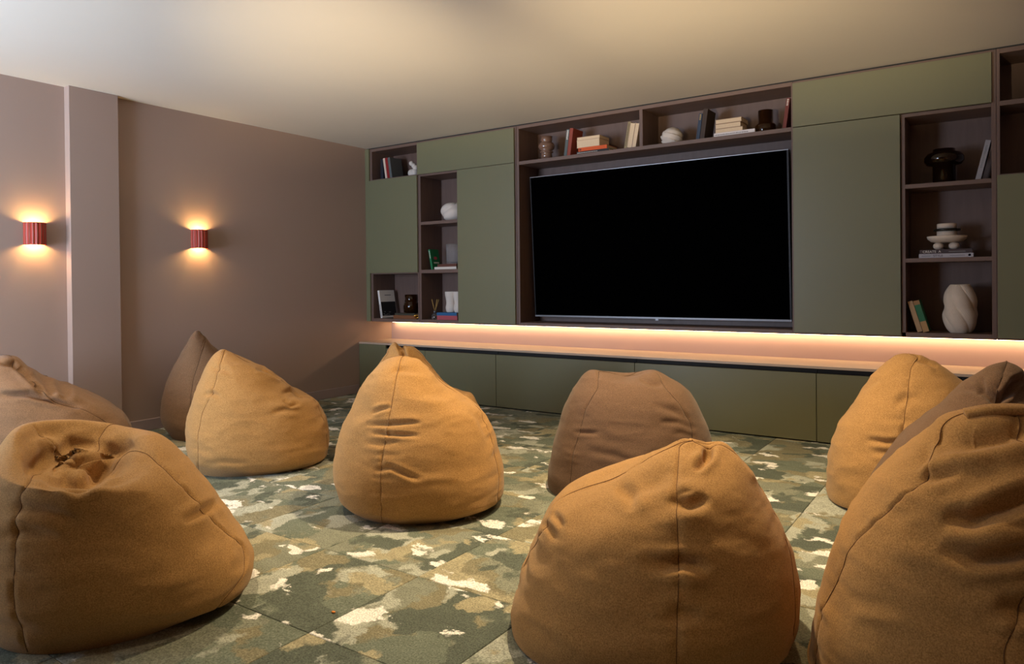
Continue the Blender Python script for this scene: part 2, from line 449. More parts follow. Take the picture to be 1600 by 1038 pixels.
# ------------------------------------------------------------------ wall sconces
def sconce(y, z, label):
    t = thing('wall_sconce', label, 'wall lamp', (0, y, z), group='ribbed wall sconces')
    box('back_plate', 0, 0.006, -0.05, 0.05, -0.065, 0.065, M['brass'], t)
    n = 73; nr = 9
    th = np.linspace(-PI/2, PI/2, n)
    R = 0.064+0.0035*np.abs(np.sin(th*4.5*2/1.0))
    hs = 0.075
    for nm, mt, sel in (('shade', M['red'], 0), ):
        outer = np.stack([R*np.cos(th)*1.15+0.004, R*np.sin(th)], 1); inner = np.stack([(R-0.005)*np.cos(th)*1.15+0.004, (R-0.005)*np.sin(th)], 1)
        loop = np.concatenate([outer, inner[::-1]], 0)
        V = np.zeros((2, len(loop), 3))
        for i, zz in enumerate((-hs, hs)):
            V[i, :, :2] = loop; V[i, :, 2] = zz
        verts = [tuple(v) for v in V.reshape(-1, 3)]; L = len(loop); faces = []
        for j in range(L):
            faces.append((j, (j+1) % L, L+(j+1) % L, L+j))
        for j in range(n-1):
            faces.append((j, 2*n-1-j, 2*n-2-j, j+1)); faces.append((L+j, L+j+1, L+2*n-2-j, L+2*n-1-j))
        me = bpy.data.meshes.new('shade'); me.from_pydata(verts, [], faces); me.update()
        link('shade', me, M['red'], t)
    # brownish strips that put the shading of the ribs into colour
    for k in range(10):
        a = -PI/2+PI*k/9.0
        r = 0.0645
        box_o = tube('rib', [(r*math.cos(a)*1.15+0.005, r*math.sin(a), -hs+0.001), (r*math.cos(a)*1.15+0.005, r*math.sin(a), hs-0.001)], 0.0036, M['rib_shade'], t, 6)
    ball('bulb', (0.036, 0, 0), 0.016, M['bulb'], t, 14, (1, 1, 2.2))
    for s in (-1, 1):
        l = bpy.data.lights.new('sconce_light', 'POINT'); l.energy = SCONCE_POWER; l.color = (1.0, 0.66, 0.24); l.shadow_soft_size = 0.014
        lo = bpy.data.objects.new('sconce_light', l); C.objects.link(lo); lo.parent = t; lo.location = (0.056, 0, s*0.052)
sconce(-3.06, 1.463, 'lit red ribbed wall sconce left of the pilaster')
sconce(-1.862, 1.482, 'lit red ribbed wall sconce right of the pilaster, nearer the cabinets')

# ------------------------------------------------------------------ media wall, upper cabinets
F0, F1, BK = 0.0, 0.018, 0.335          # door front, carcass front, carcass back
ZB0, ZB1, ZT0, ZT1 = 0.722, 0.755, 2.46, 2.488
def panel_v(x0, x1, z0, z1, par, nm='side_panel'):
    return box(nm, x0, x1, F1, BK, z0, z1, M['veneer'], par, 0.001)
def panel_h(x0, x1, z0, z1, par, nm='shelf'):
    return box(nm, x0, x1, F1, BK, z0, z1, M['veneer_h'], par, 0.001)
def back(x0, x1, z0, z1, par):
    return box('back_panel', x0, x1, BK, BK+0.012, z0, z1, M['veneer'], par)
def door(x0, x1, z0, z1, par):
    return box('door', x0, x1, F0, F1-0.0015, z0, z1, M['green'], par, 0.0012)
UG = 'upper cabinets of the media wall'
u = thing('wall_cabinet', 'olive wall cabinet with two open cubbies in the corner by the side wall', 'cabinet', (0, 0, 0), group=UG)
box('filler_panel', 0.0, 0.055, F0+0.004, BK, ZB0, ZT1, M['green'], u)
panel_v(0.056, 0.085, ZB0, ZT1, u); panel_v(0.694, 0.7115, ZB0, ZT1, u)
panel_h(0.085, 0.694, ZB0, ZB1, u, 'bottom_panel'); panel_h(0.085, 0.694, 1.205, 1.226, u)
panel_h(0.085, 0.694, 2.155, 2.173, u); panel_h(0.085, 0.694, ZT0, ZT1, u, 'top_panel')
back(0.056, 0.7115, ZB0, ZT1, u)
door(0.058, 0.7065, 1.216, 2.163, u)
u = thing('wall_cabinet', 'olive wall cabinet with three open cubbies and tall door left of the television', 'cabinet', (0, 0, 0), group=UG)
panel_v(0.714, 0.739, ZB0, ZT1, u); panel_v(1.192, 1.214, ZB0, 2.145, u); panel_v(1.842, 1.866, ZB0, ZT1, u)
panel_h(0.739, 1.842, ZT0, ZT1, u, 'top_panel'); panel_h(0.739, 1.842, 2.147, 2.172, u)
panel_h(0.739, 1.192, 1.675, 1.705, u); panel_h(0.739, 1.192, 1.205, 1.239, u); panel_h(0.739, 1.842, ZB0, ZB1, u, 'bottom_panel')
back(0.714, 1.866, ZB0, ZT1, u)
door(0.7135, 1.852, 2.166, ZT0+0.012, u); door(1.208, 1.852, 0.735, 2.162, u)
u = thing('media_surround', 'brown wooden television bay with a divided overhead shelf', 'shelving', (0, 0, 0), group=None)
panel_v(1.869, 1.894, ZB0, ZT1, u); panel_v(4.189, 4.201, ZB0, ZT1, u)
panel_h(1.894, 4.189, ZT0, ZT1, u, 'top_panel'); panel_h(1.894, 4.189, 2.143, 2.173, u); panel_h(1.894, 4.189, ZB0, 0.751, u, 'bottom_panel')
panel_v(3.042, 3.070, 2.173, ZT0, u, 'divider'); back(1.869, 4.201, ZB0, ZT1, u)
u = thing('wall_cabinet', 'olive wall cabinet with three open cubbies right of the television', 'cabinet', (0, 0, 0), group=UG)
panel_v(4.2025, 4.22, ZB0, ZT1, u); panel_v(4.866, 4.889, ZB0, 2.145, u); panel_v(5.352, 5.377, ZB0, ZT1, u)
panel_h(4.22, 5.352, ZT0, ZT1, u, 'top_panel'); panel_h(4.22, 5.352, 2.143, 2.165, u)
panel_h(4.889, 5.352, 1.682, 1.709, u); panel_h(4.889, 5.352, 1.206, 1.232, u); panel_h(4.22, 5.352, ZB0, 0.754, u, 'bottom_panel')
back(4.2025, 5.377, ZB0, ZT1, u)
door(4.203, 5.3545, 2.167, ZT0+0.012, u); door(4.203, 4.8625, 0.735, 2.162, u)
u = thing('wall_cabinet', 'olive wall cabinet with dark empty cubbies at the right edge of the picture', 'cabinet', (0, 0, 0), group=UG)
panel_v(5.3785, 5.396, ZB0, ZT1, u); panel_v(5.999, 6.027, ZB0, ZT1, u)
panel_h(5.396, 5.999, ZT0, ZT1, u, 'top_panel'); panel_h(5.396, 5.999, 2.143, 2.172, u); panel_h(5.396, 5.999, 1.700, 1.729, u); panel_h(5.396, 5.999, ZB0, ZB1, u, 'bottom_panel')
back(5.3785, 6.027, ZB0, ZT1, u); door(5.381, 6.024, 0.735, 1.722, u)
box('filler_panel', 6.03, RX, F0+0.004, BK, ZB0, ZT1, M['green'], u)
structure(box('trim_2', 0.0, RX, 0.03, BK, ZT1, H, M['dark']), 'dark shadow gap above the cabinets')
# led strip in its channel under the cabinets
t = thing('led_strip', 'glowing warm light strip under the upper cabinets', 'light strip', (0, 0, 0))
box('channel', 0.05, RX-0.05, 0.312, 0.345, 0.706, ZB0, M['silver'], t)
box('diffuser', 0.06, RX-0.06, 0.318, 0.340, 0.700, 0.706, M['led'], t)

# ------------------------------------------------------------------ sideboard
SG = 'base cabinets under the worktop'
edges = [0.0, 0.378, 0.887, 1.713, 3.042, 4.368, 5.195, 5.704, RX]
labs = ['narrow olive filler cabinet against the side wall, under the worktop end', 'olive base cabinet beside the narrow filler cabinet, partly hidden by a beanbag', 'olive base cabinet just right of the central bean bag peak',
        'wide olive base cabinet under the left half of the television', 'wide olive base cabinet under the right half of the television', 'olive base cabinet behind the tall camel bean bag at right',
        'narrow olive base cabinet hidden behind the brown bean bag at right', 'olive filler cabinet at the far right end under the worktop']
for k in range(8):
    x0, x1 = edges[k], edges[k+1]
    t = thing('base_cabinet', labs[k], 'cabinet', (0, 0, 0), group=SG)
    box('body', x0+0.002, x1-0.002, -0.088, WB-0.004, 0.012, 0.470, M['dark'], t)
    full = k in (0, 7)
    box('door' if not full else 'filler_panel', x0+0.0022, x1-0.0022, -0.110, -0.090, 0.010, 0.500 if full else 0.468, M['green'], t, 0.0012)
    if not full: box('handle_channel', x0+0.002, x1-0.002, -0.070, WB-0.004, 0.471, 0.4985, M['dark'], t)
t = tag(box('worktop', 0.0, RX, -0.112, WB-0.001, 0.501, 0.519, M['worktop'], None, 0.0015), 'long pale worktop running along the base cabinets', 'worktop')

# ------------------------------------------------------------------ television
tv = thing('television', 'huge wall mounted television with a black screen and thin silver bezel', 'television', (0, 0, 0))
X0, X1, TZ0, TZ1, YB_, YT_ = 1.956, 4.150, 0.800, 2.036, 0.170, 0.100
def tvbox(nm, x0, x1, f0, f1, d0, d1, mat):
    """f: 0..1 up the tilted face, d: distance behind the face"""
    bm = bmesh.new(); add_box(bm, x0, x1, 0, 1, 0, 1)
    Hh = TZ1-TZ0
    nz = Vector((0, Hh, YT_-YB_)).normalized()      # away from the room
    nz = Vector((0, abs(nz.y), -(YT_-YB_)/math.hypot(Hh, YT_-YB_)*-1))
    for v in bm.verts:
        f = f0+(f1-f0)*v.co.z; d = d0+(d1-d0)*v.co.y
        v.co = Vector((v.co.x, YB_+(YT_-YB_)*f+d, TZ0+Hh*f))
    return bm_obj(nm, bm, mat, tv)
tvbox('housing', X0, X1, 0.0, 1.0, 0.006, 0.050, M['black_metal'])
tvbox('screen', X0+0.008, X1-0.008, 0.012, 0.9955, 0.0, 0.006, M['screen'])
tvbox('bezel', X0, X1, 0.9955, 1.0, -0.003, 0.006, M['silver'])
tvbox('bezel', X0, X1, 0.0, 0.011, -0.004, 0.006, M['silver'])
tvbox('bezel', X0, X0+0.007, 0.011, 0.993, -0.002, 0.006, M['black_metal'])
tvbox('bezel', X1-0.012, X1, 0.011, 0.9955, -0.002, 0.006, M['black_metal'])
tvbox('logo_badge', 3.10, 3.125, -0.011, 0.0, -0.003, 0.004, M['silver'])
box('wall_bracket', 2.8, 3.3, 0.19, BK-0.0005, 1.2, 1.6, M['black_metal'], tv)

# ------------------------------------------------------------------ bean bags
def vnoise(P, seed=0):
    P = np.asarray(P, float)
    I = np.floor(P).astype(np.int64); Fr = P-I; Fr = Fr*Fr*(3-2*Fr)
    def h(ix, iy, iz):
        n = (ix*374761393+iy*668265263+iz*2147483647+seed*974634777) & 0xffffffff
        n = ((n ^ (n >> 13))*1274126177) & 0xffffffff
        n = n ^ (n >> 16)
        return (n & 0xffff)/65535.0*2-1
    out = 0
    for dx in (0, 1):
        for dy in (0, 1):
            for dz in (0, 1):
                wgt = np.abs(1-dx-Fr[..., 0])*np.abs(1-dy-Fr[..., 1])*np.abs(1-dz-Fr[..., 2])
                out = out+wgt*h(I[..., 0]+dx, I[..., 1]+dy, I[..., 2]+dz)
    return out
def fbm(P, seed, oct=3):
    a, s, o = 1.0, 0.0, 0
    for k in range(oct):
        o = o+a*vnoise(P*(2**k), seed+k); s += a; a *= 0.5
    return o/s
def grid_normals(V):
    du = np.roll(V, -1, 1)-np.roll(V, 1, 1)
    dv = np.gradient(V, axis=0)
    N = np.cross(du, dv)
    N /= np.linalg.norm(N, axis=2)[..., None]+1e-9
    return N
def poly_dist(px, py, poly):
    """distance in pixels and position 0..1 along a polyline"""
    best = np.full(px.shape, 1e9); par = np.zeros(px.shape); side = np.zeros(px.shape)
    poly = np.array(poly, float); seg = np.hypot(*(poly[1:]-poly[:-1]).T); tot = seg.sum(); acc = 0
    for a, b, s in zip(poly[:-1], poly[1:], seg):
        d = b-a
        t = np.clip(((px-a[0])*d[0]+(py-a[1])*d[1])/(s*s), 0, 1)
        qx = a[0]+t*d[0]; qy = a[1]+t*d[1]
        ds = np.hypot(px-qx, py-qy)
        mk = ds < best
        best = np.where(mk, ds, best); par = np.where(mk, (acc+t*s)/tot, par)
        side = np.where(mk, np.sign((px-a[0])*d[1]-(py-a[1])*d[0]), side)
        acc += s
    return best, par, side

BAGS = {}
def bean_bag(key, label, fabric_mat, d, pxc, rows, apex, seams, creases=(), bumps=(), n_seams=6, seed=1, wr=1.0, thread=None, expo=2.25, seam_top=0.0, cavity=None):
    Fh = CF.copy(); Fh[2] = 0; Fh /= np.linalg.norm(Fh); Rh = np.array([Fh[1], -Fh[0], 0])
    dirh = Fh+Rh*((pxc-800)/CAM_F)
    cen = np.array([CAM_P[0], CAM_P[1], 0])+dirh*d
    yax = dirh/np.linalg.norm(dirh); xax = np.array([yax[1], -yax[0], 0]); D = d*np.linalg.norm(dirh)
    def pl(px, py):
        rr = ray(px, py); P = CAM_P+rr*(((cen-CAM_P)@yax)/(rr@yax))
        x = (P-cen)@xax; return x/math.sqrt(1+(x/D)**2), P[2]
    Ls, Rs, E = [], [], []
    for k, row in enumerate(rows):
        lx, ly, rx, ry, yf, yb = row[:6]; dzf = row[6] if len(row) > 6 else 0.0; dzb = row[7] if len(row) > 7 else 0.0
        if ly is None:
            gy = CAM_CY+CAM_F*CAM_P[2]/d
            a = pl(lx, gy)[0]; b = pl(rx, gy)[0]; Ls.append((a, 0.0)); Rs.append((b, 0.0))
        else:
            Ls.append(pl(lx, ly)); Rs.append(pl(rx, ry))
        E.append((yf, yb, dzf, dzb))
    ap = pl(apex[0], apex[1]); ya = apex[2] if len(apex) > 2 else 0.0
    Ls.append(ap); Rs.append(ap); E.append((ya-0.001, ya+0.001, 0, 0))
    Ls, Rs, E = map(np.array, (Ls, Rs, E))
    mid = np.concatenate([Ls, Rs, E[:, :2]], 1)
    seg = np.linalg.norm(np.diff(mid, axis=0), axis=1); cum = np.concatenate([[0], np.cumsum(seg)])
    NR = 150
    t = np.interp(np.linspace(0, cum[-1], NR), cum, np.arange(len(cum)))
    Lc, Rc, Ec = catmull(Ls, t), catmull(Rs, t), catmull(E, t)
    Lc[0, 1] = Rc[0, 1] = 0.0
    Lc[:, 1] = np.maximum(Lc[:, 1], 0); Rc[:, 1] = np.maximum(Rc[:, 1], 0)
    def surf(i, th):
        c, s = np.cos(th), np.sin(th)
        cs = np.sign(c)*np.abs(c)**(2/expo); sn = np.sign(s)*np.abs(s)**(2/expo)
        cx = (Lc[i, 0]+Rc[i, 0])/2; ax = (Rc[i, 0]-Lc[i, 0])/2
        cz = (Lc[i, 1]+Rc[i, 1])/2; az = (Rc[i, 1]-Lc[i, 1])/2
        yf, yb, dzf, dzb = Ec[i]
        y = np.where(s < 0, -yf*sn, yb*sn)
        z = cz+az*cs+np.where(s < 0, dzf*np.abs(sn), dzb*np.abs(sn))
        return np.stack([cx+ax*cs, y, np.maximum(z, 0.0)], -1)
    def world(V):
        return cen+V[..., 0:1]*xax+V[..., 1:2]*yax+V[..., 2:3]*np.array([0, 0, 1.0])
    # seam angles on every row
    ths = np.linspace(PI+0.02, 2*PI-0.02, 500)
    S = []
    for sm in seams:
        sm = np.array(sm, float); sm = sm[np.argsort(sm[:, 1])]
        th_row = np.full(NR, np.nan)
        for i in range(NR-2):
            px, py = project(world(surf(i, ths)))
            inside = (py > sm[0, 1]) & (py < sm[-1, 1])
            fv = px-np.interp(py, sm[:, 1], sm[:, 0])
            z = np.where((fv[:-1]*fv[1:] < 0) & inside[:-1])[0]
            if len(z): th_row[i] = ths[z[0]]
        ok = np.where(~np.isnan(th_row))[0]
        if len(ok) == 0: continue
        th_row = np.interp(np.arange(NR), ok, th_row[ok])
        kz = np.ones(7)/7
        th_row = np.convolve(np.pad(th_row, 3, 'edge'), kz, 'valid')
        S.append(th_row)
    S.sort(key=lambda a: a.mean())
    if not S: S = [np.full(NR, 1.5*PI)]
    nb = max(1, n_seams-len(S))
    B = list(S)
    for k in range(nb):
        f = (k+1)/(nb+1)
        B.append(S[-1]*(1-f)+(S[0]+2*PI)*f)
    K = len(B); Mq = max(16, 216//K)
    cols, fr, pan = [], [], []
    for k in range(K):
        b0 = B[k]; b1 = B[(k+1) % K]+(2*PI if k == K-1 else 0)
        for q in range(Mq):
            cols.append(b0+(b1-b0)*q/Mq); fr.append(q/Mq); pan.append(k)
    TH = np.array(cols).T; fr = np.array(fr); pan = np.array(pan)
    V = np.stack([surf(i, TH[i]) for i in range(NR)], 0)
    # smooth rows lightly
    for _ in range(3):
        V[1:-1] = 0.25*V[:-2]+0.5*V[1:-1]+0.25*V[2:]
    N = grid_normals(V)
    if ((V-V.mean((0, 1)))*N).sum(-1).mean() < 0: N = -N
    fade = np.clip(V[..., 2]/0.06, 0, 1)[..., None]
    topf = np.clip((NR-1-np.arange(NR))/14.0, 0, 1)[:, None, None]
    # soft lumps and slack folds
    sd = seed*13.7
    lump = fbm(V*3.2+sd, seed, 2)*0.011
    rid = 1-np.abs(fbm(V*np.array([5, 5, 12.0])+sd*2, seed+5, 2))*2.4
    fold = np.clip(rid, -0.4, 1)*0.0045
    fine = fbm(V*np.array([16, 16, 40.0])+sd, seed+9, 2)*0.0018
    # puckers along seams
    width = np.linalg.norm(np.diff(V[:, ::Mq, :], axis=1, append=V[:, :1, :]), axis=2)   # rows x K
    wv = np.repeat(width, Mq, axis=1)
    ds = np.minimum(fr, 1-fr)[None, :]*wv
    near = np.where(fr < 0.5, pan, (pan+1) % K)
    pv = np.stack([np.broadcast_to(V[..., 2]*26, V.shape[:2]), np.broadcast_to(near*7.3+seed, V.shape[:2]), np.zeros(V.shape[:2])], -1)
    puck = (vnoise(pv, seed+20)+0.5*vnoise(pv*2.3, seed+21))*0.0062*np.exp(-(ds/0.055)**1.3)*np.clip(ds/0.006, 0, 1)
    groove = -0.0032*np.exp(-(ds/0.009)**2)
    V = V+N*((lump+fold+fine+puck*wr)[..., None]*wr*fade*topf+groove[..., None]*fade)
    if cavity:               # slack cloth lying in folds inside the sunken top
        wrow = np.clip((np.arange(NR)/NR-cavity[0])/.06, 0, 1)[:, None]
        V[..., 2] += wrow*cavity[1]*(1-np.abs(fbm(V*np.array([8, 6, 2.0])+sd, seed+31, 1))*3)
    # creases placed on the side that shows
    def front():
        W = world(V); px, py = project(W); Nn = grid_normals(V)
        if ((V-V.mean((0, 1)))*Nn).sum(-1).mean() < 0: Nn = -Nn
        Wn = Nn[..., 0:1]*xax+Nn[..., 1:2]*yax+Nn[..., 2:3]*np.array([0, 0, 1.0])
        fac = ((CAM_P-W)*Wn).sum(-1)/np.linalg.norm(CAM_P-W, axis=-1)
        return px, py, Nn, np.clip(fac*4+0.6, 0, 1)
    for b in bumps:
        bx, by, rx, ry, vec = b[:5]; allf = len(b) > 5
        px, py, Nn, fac = front()
        wgt = np.exp(-((px-bx)/rx)**2-((py-by)/ry)**2)*(1 if allf else fac)
        if vec[0] == 'n': V = V+Nn*(wgt*vec[1])[..., None]
        else: V = V+wgt[..., None]*np.array(vec)
    for poly, wpx, dep in creases:
        px, py, Nn, fac = front()
        dist, par, side = poly_dist(px, py, poly)
        tp = np.sin(np.clip(par, 0.0, 1.0)*PI)**0.6
        prof = -np.exp(-(dist/wpx)**2)+0.38*np.exp(-((dist-2.1*wpx)/(1.1*wpx))**2)
        V = V+Nn*(prof*dep*tp*fac)[..., None]
    V[..., 2] = np.maximum(V[..., 2], 0.0)
    root = thing('bean_bag', label, 'bean bag', tuple(cen), (0, 0, math.atan2(xax[1], xax[0])), 'bean bags facing the television')
    NC = K*Mq
    for k in range(K):
        idx = [(k*Mq+q) % NC for q in range(Mq+1)]
        P = V[:, idx, :]
        c0 = np.broadcast_to(np.array([V[0, :, 0].mean(), V[0, :, 1].mean(), 0.0]), (1, Mq+1, 3))
        P = np.concatenate([c0, P], 0)
        nr, nc = P.shape[:2]
        I = np.arange(nr*nc).reshape(nr, nc)
        Q = np.stack([I[:-1, :-1], I[:-1, 1:], I[1:, 1:], I[1:, :-1]], -1).reshape(-1, 4)
        me = bpy.data.meshes.new('fabric_panel')
        me.from_pydata(P.reshape(-1, 3).tolist(), [], Q.tolist()); me.update(); me.shade_smooth()
        fp = link('fabric_panel', me, fabric_mat, root)
        line = V[2:int(NR*(0.995-seam_top)), k*Mq, :]
        nn = N[2:int(NR*(0.995-seam_top)), k*Mq, :]
        keep = np.arange(0, len(line), 2)
        tube('seam', line[keep]+nn[keep]*0.0002, 0.0013, thread or M['thread'], fp, 5)
    BAGS[key] = dict(V=V, world=world, root=root, cen=cen, xax=xax, yax=yax)
    return root
def on_bag(key, pts, off=0.004):
    """local points on the visible surface nearest to given pixels"""
    b = BAGS[key]; V = b['V']; W = b['world'](V); px, py = project(W)
    dep = (W-CAM_P)@CF
    out = []
    for x, y in pts:
        dd = np.hypot(px-x, py-y)
        cand = np.where(dd < max(3.0, dd.min()+2.0))
        j = np.argmin(dep[cand]); P = V[cand[0][j], cand[1][j]]
        out.append(P)
    return np.array(out)
def strip_on_bag(key, name, poly, width, thick, mat, updir=(0, 0, 1), off=0.004):
    P0 = on_bag(key, poly)
    t = np.linspace(0, len(P0)-1, 24); P = catmull(P0, t)
    b = BAGS[key]
    T = np.gradient(P, axis=0); T /= np.linalg.norm(T, axis=1)[:, None]+1e-9
    ctr = b['V'].mean((0, 1)); Nn = P-ctr; Nn /= np.linalg.norm(Nn, axis=1)[:, None]
    S = np.cross(T, Nn); S /= np.linalg.norm(S, axis=1)[:, None]+1e-9
    hw = width/2
    prof = [(-hw, 0), (-hw*0.9, thick), (hw*0.9, thick), (hw, 0), (hw, -0.006), (-hw, -0.006)]
    V = np.stack([P+S*a+Nn*(c+off) for a, c in prof], 1)
    return grid_mesh(name, V, mat, b['root'], True, True, True)

def bag_local(key, px, py, y):
    b = BAGS[key]; rr = ray(px, py); o = CAM_P-b['cen']
    tt = (y-o@b['yax'])/(rr@b['yax']); P = o+rr*tt
    return np.array([P@b['xax'], y, P[2]])
# --- front left, slumped with its top folded in
bean_bag('A', 'large camel bean bag at front left with its top folded in', M['camel'], 2.5, 178, [
    (-15, None, 335, None, -.36, .36), (-38, 888, 381, 890, -.45, .45), (-42, 845, 391, 862, -.48, .46), (-40, 805, 383, 836, -.48, .45),
    (-33, 768, 354, 795, -.46, .43), (-22, 735, 320, 750, -.45, .40), (-12, 712, 288, 716, -.44, .36, -.02), (0, 697, 258, 694, -.43, .32, -.055),
    (12, 684, 238, 686, -.405, .28, -.085), (28, 681, 218, 686, -.36, .24, -.09), (44, 698, 200, 702, -.30, .18, -.08), (64, 722, 182, 724, -.22, .12, -.05), (90, 736, 156, 736, -.10, .07)], (122, 742),
    [[(188, 705), (230, 713), (261, 736), (307, 782), (345, 824), (384, 859), (380, 900), (330, 960)], [(60, 735), (46, 755), (29, 775), (27, 813), (25, 870), (22, 930), (40, 1000)]],
    creases=[([(285, 815), (318, 798), (345, 782)], 6, .014), ([(20, 792), (70, 800), (125, 815)], 9, .014), ([(0, 840), (40, 830), (90, 838)], 8, .008),
             ([(92, 752), (122, 764), (152, 746), (178, 716)], 9, .030), ([(38, 738), (66, 724), (84, 700)], 12, .022), ([(84, 745), (90, 718), (114, 698), (150, 694)], 9, .026), ([(158, 716), (182, 706), (206, 690)], 9, .024)],
    bumps=[(105, 668, 70, 12, (0, 0, .018), 1), (40, 690, 25, 18, (0, 0, .02), 1), (240, 700, 45, 20, (0, 0, .015), 1), (126, 724, 34, 20, (0, -.03, .062)), (70, 700, 18, 12, (0, 0, .03))],
    cavity=(.78, .016), n_seams=4, seed=3, seam_top=.16)
# --- left edge, brown, against the side wall
bean_bag('L', 'brown bean bag slumped against the side wall at the left edge, under a sconce', M['tan'], 4.35, 76, [
    (-35, None, 190, None, -.34, .34), (-58, 695, 206, 685, -.42, .42), (-60, 670, 205, 666, -.43, .43), (-55, 645, 197, 651, -.42, .42),
    (-48, 622, 180, 636, -.40, .40), (-40, 603, 155, 622, -.36, .36), (-31, 587, 124, 609, -.31, .31), (-23, 575, 95, 601, -.25, .25),
    (-15, 566, 68, 590, -.19, .19), (-8, 560, 45, 577, -.13, .13), (0, 557, 28, 563, -.06, .06)], (12, 557),
    [[(70, 618), (120, 636), (140, 646), (162, 658), (190, 676), (196, 720)]],
    creases=[([(0, 617), (45, 617), (95, 629), (125, 637)], 4, .03), ([(30, 575), (55, 600), (70, 615)], 4, .022), ([(50, 583), (75, 600), (85, 622)], 5, .018), ([(0, 568), (20, 570), (40, 585)], 3.5, .02), ([(85, 600), (105, 615), (100, 625)], 6, .012)],
    bumps=[(30, 605, 35, 14, ('n', .02)), (14, 563, 20, 8, ('n', .015), 1)], n_seams=3, seed=5, thread=M['thread_d'])
# --- back left, brown, pointed
bean_bag('B', 'pointed brown bean bag by the side wall behind a camel one', M['tan'], 5.35, 334, [
    (268, None, 400, None, -.30, .30), (254, 660, 413, 660, -.37, .37), (252, 642, 414, 645, -.38, .38), (255, 617, 408, 625, -.37, .36), (263, 591, 390, 600, -.33, .32),
    (277, 561, 366, 573, -.26, .24), (291, 537, 343, 551, -.16, .15), (300, 525, 328, 537, -.08, .08)], (313, 522),
    [[(321, 530), (310, 568), (302, 591), (297, 630), (296, 680)]], bumps=[(306, 522, 10, 8, (0, 0, .03), 1), (322, 528, 5, 5, (0, 0, .012), 1)], n_seams=3, seed=8, thread=M['thread_d'], wr=0.8)
# --- middle left, camel
bean_bag('D', 'camel bean bag in the middle at left, sloping down to the right', M['camel'], 4.45, 402, [
    (303, None, 500, None, -.35, .34), (293, 706, 511, 705, -.43, .42), (290.5, 680, 513.5, 680, -.44, .43), (294, 648, 510, 655, -.42, .42), (302, 620, 501, 636, -.39, .40),
    (311, 597, 489, 621, -.35, .36), (321, 574, 462, 611, -.29, .30), (331, 558, 430, 585, -.21, .22), (340, 549, 394, 567, -.12, .12), (346, 546, 368, 555, -.05, .05)], (353, 546),
    [[(350, 548), (341, 583), (330, 617), (314, 646), (309, 682), (311, 740)]],
    creases=[([(400, 575), (420, 580), (440, 592)], 3, .02), ([(442, 627), (455, 633), (470, 630)], 3, .016), ([(425, 645), (445, 640), (470, 641)], 4, .012), ([(318, 618), (332, 615), (345, 620)], 3, .012),
             ([(330, 575), (350, 577), (362, 584)], 4, .010), ([(440, 615), (455, 610), (472, 622)], 3, .012), ([(318, 725), (350, 722), (390, 725)], 4, .006)],
    bumps=[(462, 617, 14, 8, ('n', -.02), 1)], n_seams=3, seed=11)
# --- behind the central bag
bean_bag('CB', 'camel bean bag mostly hidden behind the central one, its pinched tip showing', M['camel'], 4.5, 660, [
    (575, None, 748, None, -.30, .32), (560, 668, 757, 668, -.38, .40), (559, 645, 756, 650, -.39, .40), (563, 622, 750, 635, -.37, .38), (572, 602, 738, 619, -.34, .33),
    (583, 582, 716, 611, -.28, .27), (594, 565, 694, 595, -.21, .20), (603, 552, 674, 573, -.14, .13), (610, 543, 656, 552, -.08, .08)], (631, 546),
    [], creases=[([(622, 538), (629, 550), (632, 564)], 3.2, .035)], bumps=[(617, 540, 8, 10, (0, 0, .035), 1), (643, 545, 11, 8, (0, -.03, .022), 1), (735, 620, 14, 8, (0, 0, .02), 1)], n_seams=5, seed=14)
# --- central
bean_bag('C', 'tall camel bean bag in the centre with a stitched seam down its back', M['camel'], 3.6, 654, [
    (552, None, 757, None, -.35, .34), (530, 765, 782, 765, -.43, .42), (523, 728, 785.5, 735, -.45, .44), (528, 690, 780, 700, -.43, .44), (537, 662, 769, 666, -.40, .42),
    (553, 632, 752, 637, -.35, .38), (567, 604, 724, 619, -.30, .33), (581, 585, 695, 604, -.25, .26), (597, 569, 673, 582, -.17, .17), (612, 560, 652, 565, -.09, .09)], (630, 556),
    [[(627, 560), (620, 588), (611, 641), (601, 689), (595, 729), (595, 770), (598, 826)], [(735, 622), (751, 641), (766, 675), (776, 716), (781, 749), (776, 786), (765, 805)]],
    creases=[([(580, 645), (597, 639), (612, 636)], 3, .012), ([(570, 663), (605, 663), (640, 661), (660, 661)], 3, .012), ([(583, 676), (605, 679), (635, 680), (655, 681)], 3, .014), ([(586, 735), (610, 730), (640, 744), (658, 750)], 3.5, .014),
             ([(570, 690), (595, 693), (625, 690)], 4, .007), ([(612, 580), (632, 578), (655, 582)], 4, .007), ([(735, 640), (750, 655), (765, 690)], 5, .010), ([(655, 615), (690, 618), (715, 632)], 6, .007)],
    n_seams=4, seed=17)
